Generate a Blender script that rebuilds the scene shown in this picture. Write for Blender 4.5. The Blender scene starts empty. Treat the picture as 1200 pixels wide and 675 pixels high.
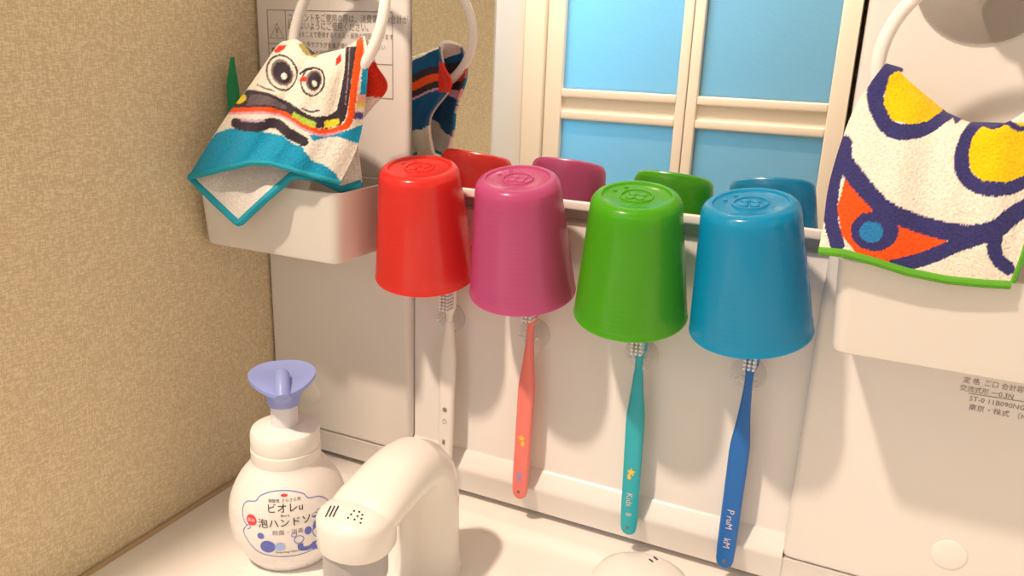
import bpy, bmesh, math, random
import numpy as np
from mathutils import Vector, Matrix
random.seed(4); rng = np.random.default_rng(7)
scn = bpy.context.scene; COL = scn.collection
PI = math.pi

# ------------------------------------------------------------------ camera
YAW, PIT, ROL = math.radians(24.25267), math.radians(16.73765), math.radians(2.20023)
FPX = 921.48
CAM = np.array([0.0, -0.5, 0.0])
_F = np.array([-math.sin(YAW)*math.cos(PIT), math.cos(YAW)*math.cos(PIT), -math.sin(PIT)])
_R = np.cross(_F, [0, 0, 1]); _R /= np.linalg.norm(_R); _U = np.cross(_R, _F)
_c, _s = math.cos(ROL), math.sin(ROL)
_R, _U = _c*_R + _s*_U, -_s*_R + _c*_U
cd = bpy.data.cameras.new('camera'); cam = bpy.data.objects.new('camera', cd); COL.objects.link(cam)
cd.sensor_width = 36; cd.lens = FPX/1200*36; cd.clip_start = .01
m = Matrix.Identity(4)
for i in range(3):
    m[i][0] = _R[i]; m[i][1] = _U[i]; m[i][2] = -_F[i]; m[i][3] = CAM[i]
cam.matrix_world = m; scn.camera = cam

def at(px, py, y):
    """point of the photograph at a given distance plane y"""
    d = _F + _R*(px-600)/FPX - _U*(py-337.5)/FPX
    return CAM + (y-CAM[1])/d[1]*d

# ------------------------------------------------------------------ light, world, exposure
vs = scn.view_settings
scn.display_settings.display_device = 'sRGB'
vs.view_transform = 'Standard'; vs.look = 'None'; vs.gamma = 1; vs.use_curve_mapping = False
vs.exposure = 0.0
w = bpy.data.worlds.new('world'); scn.world = w; w.use_nodes = True
w.node_tree.nodes['Background'].inputs[0].default_value = (1.0, .74, .52, 1)
w.node_tree.nodes['Background'].inputs[1].default_value = .92
LAMP_POS = (-.515, -.80, 1.07); LAMP_W = 95; LAMP_COL = (1.0, .765, .585)
DAY_W = 14.0; DAY_COL = (.50, .84, 1.0)

def add_light(name, kind, loc, energy, color, size, parent=None, rot=(0, 0, 0), size_y=None):
    ld = bpy.data.lights.new(name, kind); ld.energy = energy; ld.color = color
    if kind in ('POINT', 'SPOT'): ld.shadow_soft_size = size
    else:
        ld.shape = 'RECTANGLE'; ld.size = size; ld.size_y = size_y or size
    o = bpy.data.objects.new(name, ld); COL.objects.link(o); o.location = loc; o.rotation_euler = rot
    if parent: o.parent = parent
    return o
ll = add_light('lamp_light', 'SPOT', LAMP_POS, LAMP_W, LAMP_COL, .04)
ll.data.spot_size = math.radians(118); ll.data.spot_blend = .5
add_light('bathroom_daylight', 'AREA', (-.93, -1.85, .30), DAY_W, DAY_COL, .60, rot=(math.radians(90), 0, math.radians(-12)), size_y=.6)

# ------------------------------------------------------------------ materials
def mat(name, col, rough=.5, spec=.5, bump=None, coat=0, metal=0, trans=0, sss=0, var=0, emit=0):
    m = bpy.data.materials.new(name); m.use_nodes = True
    nt = m.node_tree; b = nt.nodes['Principled BSDF']
    b.inputs['Base Color'].default_value = (*col, 1); b.inputs['Roughness'].default_value = rough
    b.inputs['Specular IOR Level'].default_value = spec; b.inputs['Metallic'].default_value = metal
    b.inputs['Coat Weight'].default_value = coat; b.inputs['Coat Roughness'].default_value = .15
    b.inputs['Transmission Weight'].default_value = trans
    tc = nt.nodes.new('ShaderNodeTexCoord')
    nz = nt.nodes.new('ShaderNodeTexNoise'); nz.inputs['Scale'].default_value = 60
    nt.links.new(tc.outputs['Object'], nz.inputs['Vector'])
    mr = nt.nodes.new('ShaderNodeMapRange'); mr.inputs[3].default_value = max(0, rough-.04); mr.inputs[4].default_value = min(1, rough+.04)
    nt.links.new(nz.outputs['Fac'], mr.inputs[0]); nt.links.new(mr.outputs[0], b.inputs['Roughness'])
    if bump:
        n2 = nt.nodes.new('ShaderNodeTexNoise'); n2.inputs['Scale'].default_value = bump[0]; n2.inputs['Detail'].default_value = 4
        nt.links.new(tc.outputs['Object'], n2.inputs['Vector'])
        bp = nt.nodes.new('ShaderNodeBump'); bp.inputs['Strength'].default_value = bump[1]; bp.inputs['Distance'].default_value = bump[2]
        nt.links.new(n2.outputs['Fac'], bp.inputs['Height']); nt.links.new(bp.outputs[0], b.inputs['Normal'])
    return m

def translucent_mat(name, col, share=.45, rough=.3, ridges=0, gloss=.5, tcol=None):
    m = bpy.data.materials.new(name); m.use_nodes = True; nt = m.node_tree
    b = nt.nodes['Principled BSDF']; out = nt.nodes['Material Output']
    b.inputs['Base Color'].default_value = (*col, 1); b.inputs['Roughness'].default_value = rough
    b.inputs['Specular IOR Level'].default_value = gloss
    if ridges: b.inputs['Coat Weight'].default_value = .55; b.inputs['Coat Roughness'].default_value = .10; b.inputs['Coat IOR'].default_value = 1.6
    t = nt.nodes.new('ShaderNodeBsdfTranslucent'); t.inputs[0].default_value = (*(tcol or col), 1)
    mx = nt.nodes.new('ShaderNodeMixShader'); mx.inputs[0].default_value = share
    nt.links.new(b.outputs[0], mx.inputs[1]); nt.links.new(t.outputs[0], mx.inputs[2]); nt.links.new(mx.outputs[0], out.inputs[0])
    if ridges:
        tc = nt.nodes.new('ShaderNodeTexCoord'); wv = nt.nodes.new('ShaderNodeTexWave'); wv.bands_direction = 'Z'
        wv.inputs['Scale'].default_value = ridges; wv.inputs['Distortion'].default_value = 1.0; wv.inputs['Detail'].default_value = 2
        nt.links.new(tc.outputs['Object'], wv.inputs['Vector'])
        bp = nt.nodes.new('ShaderNodeBump'); bp.inputs['Strength'].default_value = .12; bp.inputs['Distance'].default_value = .0005
        nt.links.new(wv.outputs['Fac'], bp.inputs['Height'])
        nt.links.new(bp.outputs[0], b.inputs['Normal']); nt.links.new(bp.outputs[0], t.inputs['Normal'])
    return m

def clear_mat(name, tint=(1, 1, 1), solid=.12, scol=(.8, .8, .8)):
    """clear soft plastic: see-through with a glossy film and a milky share"""
    m = bpy.data.materials.new(name); m.use_nodes = True; nt = m.node_tree; out = nt.nodes['Material Output']
    b = nt.nodes['Principled BSDF']; b.inputs['Base Color'].default_value = (*scol, 1); b.inputs['Roughness'].default_value = .15
    tr = nt.nodes.new('ShaderNodeBsdfTransparent'); tr.inputs[0].default_value = (*tint, 1)
    lw = nt.nodes.new('ShaderNodeLayerWeight'); lw.inputs['Blend'].default_value = .3
    fr = nt.nodes.new('ShaderNodeMath'); fr.operation = 'MULTIPLY'; fr.inputs[1].default_value = .75; nt.links.new(lw.outputs['Facing'], fr.inputs[0])
    ad = nt.nodes.new('ShaderNodeMath'); ad.operation = 'ADD'; ad.inputs[1].default_value = solid; ad.use_clamp = True
    nt.links.new(fr.outputs[0], ad.inputs[0])
    mx = nt.nodes.new('ShaderNodeMixShader'); nt.links.new(ad.outputs[0], mx.inputs[0])
    nt.links.new(tr.outputs[0], mx.inputs[1]); nt.links.new(b.outputs[0], mx.inputs[2]); nt.links.new(mx.outputs[0], out.inputs[0])
    return m

M = {}
M['white_gloss'] = mat('white_gloss', (.83, .81, .79), .22, .5)
M['panel'] = mat('panel', (.80, .78, .76), .20, .5)
M['counter'] = mat('counter', (.88, .86, .83), .25, .5)
M['faucet'] = mat('faucet', (.86, .84, .81), .22, .5)
M['casing'] = mat('casing', (.85, .84, .83), .45, .3)
M['door_frame'] = mat('door_frame', (.84, .78, .68), .4, .4)
M['dark'] = mat('dark', (.32, .28, .24), .6, .3)
M['gap'] = mat('gap', (.20, .18, .16), .6, .3)
M['ink'] = mat('ink', (.035, .03, .03), .6, .2)
M['ink_grey'] = mat('ink_grey', (.28, .25, .24), .6, .2)
M['label_white'] = mat('label_white', (.84, .83, .81), .5, .3)
M['soap_white'] = mat('soap_white', (.90, .88, .87), .28, .5)
M['soap_cap'] = mat('soap_cap', (.90, .89, .87), .35, .4)
M['stem'] = mat('stem', (.78, .78, .84), .35, .4)
M['pump_blue'] = translucent_mat('pump_blue', (.42, .52, .93), .35, .35)
M['ink_blue'] = mat('ink_blue', (.14, .18, .62), .5, .3)
M['ink_lightblue'] = mat('ink_lightblue', (.40, .56, .92), .5, .3)
M['ink_red'] = mat('ink_red', (.80, .07, .09), .5, .3)
M['ink_skin'] = mat('ink_skin', (.90, .82, .78), .5, .3)
M['grey_plastic'] = mat('grey_plastic', (.42, .42, .43), .35, .5)
M['ring_white'] = mat('ring_white', (.86, .84, .82), .2, .5)
M['bin'] = translucent_mat('bin', (.84, .82, .78), .14, .3)
M['clear'] = clear_mat('clear', (.99, .99, .99), .07, (.95, .95, .95))
M['clear_grey'] = clear_mat('clear_grey', (.90, .89, .88), .22, (.62, .58, .55))
M['ceiling'] = mat('ceiling', (.85, .83, .8), .9, .1)
M['floor'] = mat('floor', (.38, .24, .13), .5, .3)
M['green_packet'] = mat('green_packet', (.01, .32, .13), .3, .5)
M['hem_green'] = mat('hem_green', (.12, .40, .04), .95, .1, (900, .6, .001))
M['hem_teal'] = mat('hem_teal', (.03, .36, .50), .95, .1, (900, .6, .001))
M['bristle'] = mat('bristle', (.88, .9, .92), .5, .3)
mm = bpy.data.materials.new('mirror_silver'); mm.use_nodes = True
b_ = mm.node_tree.nodes['Principled BSDF']; b_.inputs['Base Color'].default_value = (.88, .90, .89, 1); b_.inputs['Metallic'].default_value = 1; b_.inputs['Roughness'].default_value = 0.0
M['mirror'] = mm

def wallpaper():
    m = bpy.data.materials.new('wallpaper'); m.use_nodes = True; nt = m.node_tree; b = nt.nodes['Principled BSDF']
    b.inputs['Roughness'].default_value = .85; b.inputs['Specular IOR Level'].default_value = .2
    tc = nt.nodes.new('ShaderNodeTexCoord')
    outs = []
    for sc in ((1, 1, 5.5), (1, 5.0, 1.2)):       # crossed fibres of a woven cloth paper
        mp = nt.nodes.new('ShaderNodeMapping'); mp.inputs['Scale'].default_value = (1, sc[1], sc[2])
        n = nt.nodes.new('ShaderNodeTexNoise'); n.inputs['Scale'].default_value = 210; n.inputs['Detail'].default_value = 5; n.inputs['Roughness'].default_value = .65
        nt.links.new(tc.outputs['Object'], mp.inputs[0]); nt.links.new(mp.outputs[0], n.inputs['Vector']); outs.append(n)
    mx = nt.nodes.new('ShaderNodeMath'); mx.operation = 'ADD'
    nt.links.new(outs[0].outputs['Fac'], mx.inputs[0]); nt.links.new(outs[1].outputs['Fac'], mx.inputs[1])
    mr = nt.nodes.new('ShaderNodeMapRange'); mr.inputs[1].default_value = .92; mr.inputs[2].default_value = 1.22
    nt.links.new(mx.outputs[0], mr.inputs[0])
    cr = nt.nodes.new('ShaderNodeValToRGB')
    cr.color_ramp.elements[0].color = (.66, .56, .37, 1); cr.color_ramp.elements[0].position = 0
    cr.color_ramp.elements[1].color = (.90, .80, .58, 1); cr.color_ramp.elements[1].position = .75
    nt.links.new(mr.outputs[0], cr.inputs[0]); nt.links.new(cr.outputs[0], b.inputs['Base Color'])
    bp = nt.nodes.new('ShaderNodeBump'); bp.inputs['Strength'].default_value = .4; bp.inputs['Distance'].default_value = .0008
    nt.links.new(mr.outputs[0], bp.inputs['Height']); nt.links.new(bp.outputs[0], b.inputs['Normal'])
    return m
M['wallpaper'] = wallpaper()

def terry():
    m = bpy.data.materials.new('terry_print'); m.use_nodes = True; nt = m.node_tree; b = nt.nodes['Principled BSDF']
    b.inputs['Roughness'].default_value = 1; b.inputs['Specular IOR Level'].default_value = .05
    b.inputs['Sheen Weight'].default_value = .15
    at_ = nt.nodes.new('ShaderNodeAttribute'); at_.attribute_name = 'print'
    tc = nt.nodes.new('ShaderNodeTexCoord'); n = nt.nodes.new('ShaderNodeTexNoise'); n.inputs['Scale'].default_value = 750; n.inputs['Detail'].default_value = 3
    nt.links.new(tc.outputs['Object'], n.inputs['Vector'])
    mr = nt.nodes.new('ShaderNodeMapRange'); mr.inputs[1].default_value = .3; mr.inputs[2].default_value = .7; mr.inputs[3].default_value = .84; mr.inputs[4].default_value = 1.10
    nt.links.new(n.outputs['Fac'], mr.inputs[0])
    mx = nt.nodes.new('ShaderNodeVectorMath'); mx.operation = 'SCALE'
    nt.links.new(at_.outputs['Color'], mx.inputs[0]); nt.links.new(mr.outputs[0], mx.inputs['Scale'])
    nt.links.new(mx.outputs[0], b.inputs['Base Color'])
    bp = nt.nodes.new('ShaderNodeBump'); bp.inputs['Strength'].default_value = .8; bp.inputs['Distance'].default_value = .0012
    nt.links.new(n.outputs['Fac'], bp.inputs['Height']); nt.links.new(bp.outputs[0], b.inputs['Normal'])
    return m
M['terry'] = terry()

def frosted():
    m = bpy.data.materials.new('frosted_pane'); m.use_nodes = True; nt = m.node_tree; b = nt.nodes['Principled BSDF']; out = nt.nodes['Material Output']
    b.inputs['Base Color'].default_value = (.38, .56, .64, 1); b.inputs['Roughness'].default_value = .35
    t = nt.nodes.new('ShaderNodeBsdfTranslucent'); t.inputs[0].default_value = (.42, .76, .92, 1)
    mx = nt.nodes.new('ShaderNodeMixShader'); mx.inputs[0].default_value = .7
    nt.links.new(b.outputs[0], mx.inputs[1]); nt.links.new(t.outputs[0], mx.inputs[2]); nt.links.new(mx.outputs[0], out.inputs[0])
    tc = nt.nodes.new('ShaderNodeTexCoord'); n = nt.nodes.new('ShaderNodeTexNoise'); n.inputs['Scale'].default_value = 120
    nt.links.new(tc.outputs['Object'], n.inputs['Vector'])
    bp = nt.nodes.new('ShaderNodeBump'); bp.inputs['Strength'].default_value = .3; bp.inputs['Distance'].default_value = .002
    nt.links.new(n.outputs['Fac'], bp.inputs['Height']); nt.links.new(bp.outputs[0], b.inputs['Normal']); nt.links.new(bp.outputs[0], t.inputs['Normal'])
    return m
M['frosted'] = frosted()

# ------------------------------------------------------------------ mesh helpers
def obj(name, bm, material, parent=None, smooth=True, loc=None):
    me = bpy.data.meshes.new(name)
    if isinstance(bm, bpy.types.Mesh): me = bm
    else:
        bmesh.ops.recalc_face_normals(bm, faces=bm.faces)
        bm.to_mesh(me); bm.free()
    if smooth:
        for p in me.polygons: p.use_smooth = True
        try: me.set_sharp_from_angle(angle=math.radians(38))
        except Exception: pass
    me.materials.clear(); me.materials.append(M[material] if isinstance(material, str) else material)
    o = bpy.data.objects.new(name, me); COL.objects.link(o)
    if parent: o.parent = parent
    if loc: o.location = loc
    return o
def tag(o, label, cat, group=None):
    o['label'] = label; o['category'] = cat
    if group: o['group'] = group
    return o
def thing(name, label, cat, loc=(0, 0, 0), rot=(0, 0, 0), group=None):
    o = bpy.data.objects.new(name, None); COL.objects.link(o); o.location = loc; o.rotation_euler = rot
    o.empty_display_size = .02
    return tag(o, label, cat, group)
def struct(name, bm, m_, smooth=False):
    o = obj(name, bm, m_, None, smooth); o['kind'] = 'structure'; return o

def box(bm, x0, x1, y0, y1, z0, z1, bev=0, seg=3):
    v = [bm.verts.new(p) for p in ((x0,y0,z0),(x1,y0,z0),(x1,y1,z0),(x0,y1,z0),(x0,y0,z1),(x1,y0,z1),(x1,y1,z1),(x0,y1,z1))]
    fs = [bm.faces.new([v[i] for i in q]) for q in ((0,3,2,1),(4,5,6,7),(0,1,5,4),(1,2,6,5),(2,3,7,6),(3,0,4,7))]
    if bev:
        es = list({e for f in fs for e in f.edges})
        bmesh.ops.bevel(bm, geom=es, offset=bev, segments=seg, profile=.5, affect='EDGES')
    return bm
def B(*a, **k): return box(bmesh.new(), *a, **k)
def lathe(bm, prof, n=64, sx=1, sy=1, cx=0, cy=0):
    """profile list of (r, z) revolved around z; r=0 ends close"""
    rings = []
    for r, z in prof:
        if r < 1e-7: rings.append([bm.verts.new((cx, cy, z))])
        else: rings.append([bm.verts.new((cx+r*sx*math.cos(2*PI*i/n), cy+r*sy*math.sin(2*PI*i/n), z)) for i in range(n)])
    for a, b in zip(rings, rings[1:]):
        for i in range(n):
            j = (i+1) % n
            if len(a) == 1 and len(b) == 1: continue
            if len(a) == 1: bm.faces.new((a[0], b[i], b[j]))
            elif len(b) == 1: bm.faces.new((a[i], b[0], a[j]))
            else: bm.faces.new((a[i], b[i], b[j], a[j]))
    return bm
def sweep(bm, secs, n=32, cap=True):
    """secs: list of (center, u axis, v axis, ru, rv, power) superellipse sections"""
    rings = []
    for c, u, v, ru, rv, p in secs:
        c = Vector(c); u = Vector(u).normalized(); v = Vector(v).normalized(); R = []
        for i in range(n):
            a = 2*PI*i/n; ca, sa = math.cos(a), math.sin(a)
            R.append(bm.verts.new(c + u*ru*math.copysign(abs(ca)**(2/p), ca) + v*rv*math.copysign(abs(sa)**(2/p), sa)))
        rings.append(R)
    for a, b in zip(rings, rings[1:]):
        for i in range(n):
            j = (i+1) % n; bm.faces.new((a[i], a[j], b[j], b[i]))
    if cap: bm.faces.new(rings[0][::-1]); bm.faces.new(rings[-1])
    return bm
def catmull(P, n):
    P = np.array(P, float); out = []
    Q = np.vstack([2*P[0]-P[1], P, 2*P[-1]-P[-2]])
    for i in range(len(P)-1):
        p0, p1, p2, p3 = Q[i:i+4]
        for k in range(n):
            t = k/n
            out.append(.5*((2*p1)+(p2-p0)*t+(2*p0-5*p1+4*p2-p3)*t*t+(3*p1-p0-3*p2+p3)*t**3))
    out.append(P[-1]); return np.array(out)
def tube(bm, pts, r, n=12, closed=False):
    pts = [Vector(p) for p in pts]; k = len(pts); rings = []; rr = r if isinstance(r, (list, tuple, np.ndarray)) else [r]*k
    up = Vector((0, 0, 1))
    prev = None
    for i in range(k):
        a = pts[(i-1) % k] if (closed or i) else pts[0]; b = pts[(i+1) % k] if (closed or i < k-1) else pts[-1]
        t = (b-a).normalized()
        if prev is None:
            u = t.cross(up) if abs(t.dot(up)) < .95 else t.cross(Vector((1, 0, 0)))
        else: u = prev - t*prev.dot(t)
        u.normalize(); prev = u; v = t.cross(u)
        rings.append([bm.verts.new(pts[i] + (u*math.cos(2*PI*j/n)+v*math.sin(2*PI*j/n))*rr[i]) for j in range(n)])
    prs = list(zip(rings, rings[1:])) + ([(rings[-1], rings[0])] if closed else [])
    for a, b in prs:
        for i in range(n):
            j = (i+1) % n; bm.faces.new((a[i], a[j], b[j], b[i]))
    if not closed: bm.faces.new(rings[0][::-1]); bm.faces.new(rings[-1])
    return bm
def extrude_x(bm, prof, x0, x1):
    """closed (y, z) profile extruded along x"""
    a = [bm.verts.new((x0, y, z)) for y, z in prof]; b = [bm.verts.new((x1, y, z)) for y, z in prof]; n = len(prof)
    for i in range(n): bm.faces.new((a[i], a[(i+1) % n], b[(i+1) % n], b[i]))
    bm.faces.new(a[::-1]); bm.faces.new(b); return bm
def text_mesh(s, size=1, align='CENTER'):
    cu = bpy.data.curves.new('t', 'FONT'); cu.body = s; cu.size = size; cu.align_x = align; cu.align_y = 'CENTER'; cu.resolution_u = 2
    o = bpy.data.objects.new('t', cu); COL.objects.link(o)
    bpy.context.view_layer.update()
    me = bpy.data.meshes.new_from_object(o.evaluated_get(bpy.context.evaluated_depsgraph_get()))
    bpy.data.objects.remove(o); bpy.data.curves.remove(cu)
    return me
def add_text(bm, s, size, x, y, rot=0, align='CENTER', squeeze=1):
    """glyphs laid in the local xy plane of bm"""
    me = text_mesh(s, size, align); n0 = len(bm.verts); bm.from_mesh(me); bpy.data.meshes.remove(me)
    bm.verts.ensure_lookup_table(); c, s_ = math.cos(rot), math.sin(rot)
    for v in bm.verts[n0:]:
        a, b = v.co.x*squeeze, v.co.y
        v.co = Vector((x+a*c-b*s_, y+a*s_+b*c, 0))
    return bm
def flat_poly(bm, pts):
    bm.faces.new([bm.verts.new((p[0], p[1], 0)) for p in pts]); return bm
def flat_line(bm, pts, wd, closed=False):
    P = [Vector((p[0], p[1])) for p in pts]; n = len(P); L = []; R = []
    for i in range(n):
        a = P[(i-1) % n] if (closed or i) else P[0]; b = P[(i+1) % n] if (closed or i < n-1) else P[-1]
        t = (b-a).normalized(); nn = Vector((-t.y, t.x))*wd/2
        L.append(bm.verts.new((*(P[i]+nn), 0))); R.append(bm.verts.new((*(P[i]-nn), 0)))
    for i in range(n if closed else n-1):
        j = (i+1) % n; bm.faces.new((L[i], R[i], R[j], L[j]))
    return bm
def flat_ellipse(bm, x, y, rx, ry, n=24): return flat_poly(bm, [(x+rx*math.cos(2*PI*i/n), y+ry*math.sin(2*PI*i/n)) for i in range(n)])
def remap(bm, fn, thick=0):
    for v in bm.verts: v.co = Vector(fn(v.co.x, v.co.y))
    return bm

# ------------------------------------------------------------------ the room
XA, XB, XC, XR = -.4539, -.3126, -.0176, .140
ZC = -.359; ZTOP = .62; ZF = -1.16; ZCEIL = 1.12; YD = -1.30
struct('wall_left', B(-.66, XA, -.4225, .20, ZF, ZCEIL), 'wallpaper')
struct('wall_back', B(-.66, 1.4, .075, .20, ZF, ZCEIL), 'wallpaper')
struct('floor', B(-1.6, 1.4, -3.2, .20, ZF-.05, ZF), 'floor')
struct('ceiling', B(-1.6, 1.4, -3.2, .20, ZCEIL, ZCEIL+.05), 'ceiling')
struct('wall_side', B(-.93, -.80, -1.30, -.30, ZF, ZCEIL), 'casing')
struct('wall_front', B(.05, 1.4, YD-.08, YD, ZF, ZCEIL), 'casing')
struct('wall_over_door', B(-.93, .05, YD-.08, YD, .82, ZCEIL), 'casing')
struct('trim_1', B(-.66, -.4535, -.4285, -.4225, ZF, ZCEIL, bev=.001), 'casing')
# bathroom beyond the folding door
struct('wall_bathroom', B(-1.6, 1.4, -3.2, -3.1, ZF, ZCEIL), 'casing')

# folding bath door: jambs, two leaves, panes
door = bpy.data.objects.new('door_1', None); COL.objects.link(door); door['kind'] = 'structure'
obj('jamb', B(-.80, -.748, YD-.06, YD+.012, ZF, .86, bev=.003), 'door_frame', door)
obj('jamb', B(-.062, -.02, YD-.06, YD+.012, ZF, .86, bev=.003), 'door_frame', door)
obj('head_rail', B(-.748, -.062, YD-.06, YD+.012, .80, .86, bev=.003), 'door_frame', door)
for (a, b, s0, s1) in ((-.745, -.404, .042, .022), (-.402, -.064, .023, .041)):
    for (p, q) in ((a, a+s0), (b-s1, b)):
        obj('stile', B(p, q, YD-.035, YD, ZF+.02, .80, bev=.003), 'door_frame', door)
    for z0, z1 in ((-.100, -.080), (-.151, -.131), (-.330, -.312), (.76, .80), (ZF+.02, ZF+.10)):
        obj('rail', B(a+s0, b-s1, YD-.033, YD-.001, z0, z1, bev=.004), 'door_frame', door)
    obj('rail_groove', B(a+s0, b-s1, YD-.03, YD-.014, -.133, -.098), 'door_frame', door)
    for z0, z1 in ((-.080, .76), (-.314, -.150)):
        obj('pane', B(a+s0, b-s1, YD-.022, YD-.017, z0, z1), 'frosted', door)
    obj('lower_panel', B(a+s0, b-s1, YD-.03, YD-.012, ZF+.10, -.329), 'casing', door)

# ceiling lamp (its light is at the top of the script)
lamp = thing('ceiling_lamp', 'small round ceiling downlight above the basin', 'lamp', (LAMP_POS[0], LAMP_POS[1], ZCEIL))
obj('base', lathe(bmesh.new(), [(0, 0), (.065, 0), (.065, -.055), (.062, -.055), (.058, -.012), (0, -.012)]), 'casing', lamp)

# ------------------------------------------------------------------ vanity mirror cabinet
cab = thing('mirror_cabinet', 'glossy white three part vanity mirror cabinet with a low splash panel', 'mirror cabinet', (0, 0, 0))
for x0, x1 in ((XA+.0012, XB-.0008), (XC+.0012, XR+.16)):
    bm = bmesh.new(); box(bm, x0, x1, 0, .03, -.3236, ZTOP, bev=.0045, seg=4)
    obj('side_panel', bm, 'panel', cab)
    obj('bottom_strip', extrude_x(bmesh.new(), [(.0004, -.3240), (.0015, -.3262), (.0055, -.3455), (.0085, -.348), (.03, -.348), (.03, -.3240)], x0, x1), 'panel', cab)
obj('mirror', B(XB+.0024, XC-.0014, 0, .004, -.0954, ZTOP), 'mirror', cab, smooth=False)
obj('mirror_backing', B(XB+.001, XC-.001, .0042, .03, -.0954, ZTOP), 'dark', cab, smooth=False)
obj('mirror_lip', B(XB+.0008, XC+.001, -.0015, .02, -.1022, -.0956, bev=.0015), 'white_gloss', cab)
obj('recess', B(XB+.0008, XC+.002, .017, .03, -.114, -.1023), 'panel', cab, smooth=False)
# splash panel with its ledge
obj('splash_panel', extrude_x(bmesh.new(), [(.0088, -.1128), (.0082, -.1140), (.008, -.1155), (.008, -.3070), (.0075, -.3090), (.0055, -.3105), (.0010, -.3190), (-.0008, -.3215), (-.0010, -.3240), (.0002, -.3265),
     (.0050, -.3455), (.0085, -.348), (.03, -.348), (.03, -.1120), (.0105, -.1120)], XB+.0002, XC+.0018), 'panel', cab)
for x, z in ((-.413, -.2893), (.0793, -.2893)):
    bm = lathe(bmesh.new(), [(0, .0012), (.0088, .0012), (.0098, .0008), (.0102, 0), (0, 0)], 40)
    c = obj('screw_cap', bm, 'white_gloss', cab, loc=(x, 0.0001, z)); c.rotation_euler = (PI/2, 0, 0)
# caution label, upper left panel
def on_panel(x0, z0):            # label coordinates in metres from (x0, z0) on the front of the panel
    return lambda a, b: (x0+a, -.0003, z0+b)
bm = bmesh.new()
LX, LZ = -.4400, .0235
Wd, Hd = .1135, .060
for p in (((0, 0), (Wd, 0)), ((Wd, 0), (Wd, -Hd)), ((Wd, -Hd), (0, -Hd)), ((0, -Hd), (0, 0)), ((.0175, 0), (.0175, -Hd)), ((0, -.0245), (.0175, -.0245)), ((.0175, -.036), (Wd, -.036))): flat_line(bm, p, .0005)
flat_line(bm, [(.0022, -.0205), (.0088, -.0095), (.0154, -.0205)], .0008, True)
flat_line(bm, [(.0088, -.0128), (.0088, -.0168)], .0012); flat_ellipse(bm, .0088, -.0187, .0007, .0007, 8)
add_text(bm, 'コンセントをご使用の際は、消費電力の合計が', .0064, .0195, -.0055, align='LEFT', squeeze=.80)
add_text(bm, '超えないようにご使用ください。', .0064, .0195, -.0112, align='LEFT', squeeze=.80)
for z in (-.0172, -.0245): flat_ellipse(bm, .0212, z, .0011, .0011, 10)
add_text(bm, '定格をこえて使用すると火災・発熱の原因になります', .0044, .0245, -.0172, align='LEFT', squeeze=.85)
add_text(bm, 'ぬれた手でプラグを抜き差ししないでください', .0044, .0245, -.0245, align='LEFT', squeeze=.9)
add_text(bm, '感電・けがの原因になります', .0044, .0245, -.0305, align='LEFT', squeeze=.9)
flat_poly(bm, [(.003, -.0275), (.0095, -.0275), (.0095, -.0325), (.003, -.0325)])
obj('caution_label', remap(bm, on_panel(LX, LZ)), 'ink_grey', cab, smooth=False)['label'] = 'printed caution table'
bm = bmesh.new()
PX0 = at(1128, 449, 0); x0, z0 = PX0[0], PX0[2]
add_text(bm, '定 格  二口 合計容量', .0042, .000, .0022, align='LEFT', squeeze=.9)
add_text(bm, '交流式形 一0.3N', .0042, -.001, -.0030, align='LEFT', squeeze=.9)
flat_line(bm, [(.036, .0015), (.034, -.0045), (.004, -.0055)], .0004)
add_text(bm, 'ST-0 11B090NG', .0042, .005, -.0085, align='LEFT', squeeze=1.0)
add_text(bm, '東京・株式 （N A 、', .0042, .0055, -.0140, align='LEFT', squeeze=1.0)
add_text(bm, '注意', .0065, .0505, -.004, align='LEFT')
add_text(bm, '製造', .0042, .0505, -.0150, align='LEFT')
obj('rating_label', remap(bm, on_panel(x0, z0)), 'ink_grey', cab, smooth=False)['label'] = 'small printed rating text'

# ------------------------------------------------------------------ counter with basin
def deck_z(x, y):
    z = ZC
    if y > -.022: z += .0065*min(1, max(0, (y+.022)/.010))**1.0 if y > -.022 else 0
    # basin
    cx, cy, hx, hy, r = .02, -.33, .34, .185, .10
    qx = abs(x-cx)-hx+r; qy = abs(y-cy)-hy+r
    d = math.hypot(max(qx, 0), max(qy, 0))+min(max(qx, qy), 0)-r
    if d < 0:
        t = min(1, -d/.10); z -= .13*(t*t*(3-2*t))
    return z
bm = bmesh.new()
xs = np.linspace(XA+.0006, .62, 110); ys = np.concatenate([np.linspace(-.62, -.03, 60), np.linspace(-.026, .03, 24)])
G = [[bm.verts.new((x, y, deck_z(x, y))) for x in xs] for y in ys]
for i in range(len(ys)-1):
    for j in range(len(xs)-1): bm.faces.new((G[i][j], G[i][j+1], G[i+1][j+1], G[i+1][j]))
G2 = [bm.verts.new((x, ys[0], ZC-.03)) for x in xs]
for j in range(len(xs)-1): bm.faces.new((G2[j], G2[j+1], G[0][j+1], G[0][j]))
cnt = thing('washbasin', 'cream white moulded washbasin top below the mirror cabinet', 'washbasin', (0, -.3, ZC))
o = obj('basin_top', bm, 'counter', cnt); o.location = (0, .3, -ZC)
bm = bmesh.new(); tube(bm, [(XA+.0022, -.6, ZC+.0005), (XA+.0022, .0, ZC+.0005)], .0022, 8)
o = obj('sealant', bm, mat('sealant', (.50, .38, .22), .6, .3), cnt); o.location = (0, .3, -ZC)

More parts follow.
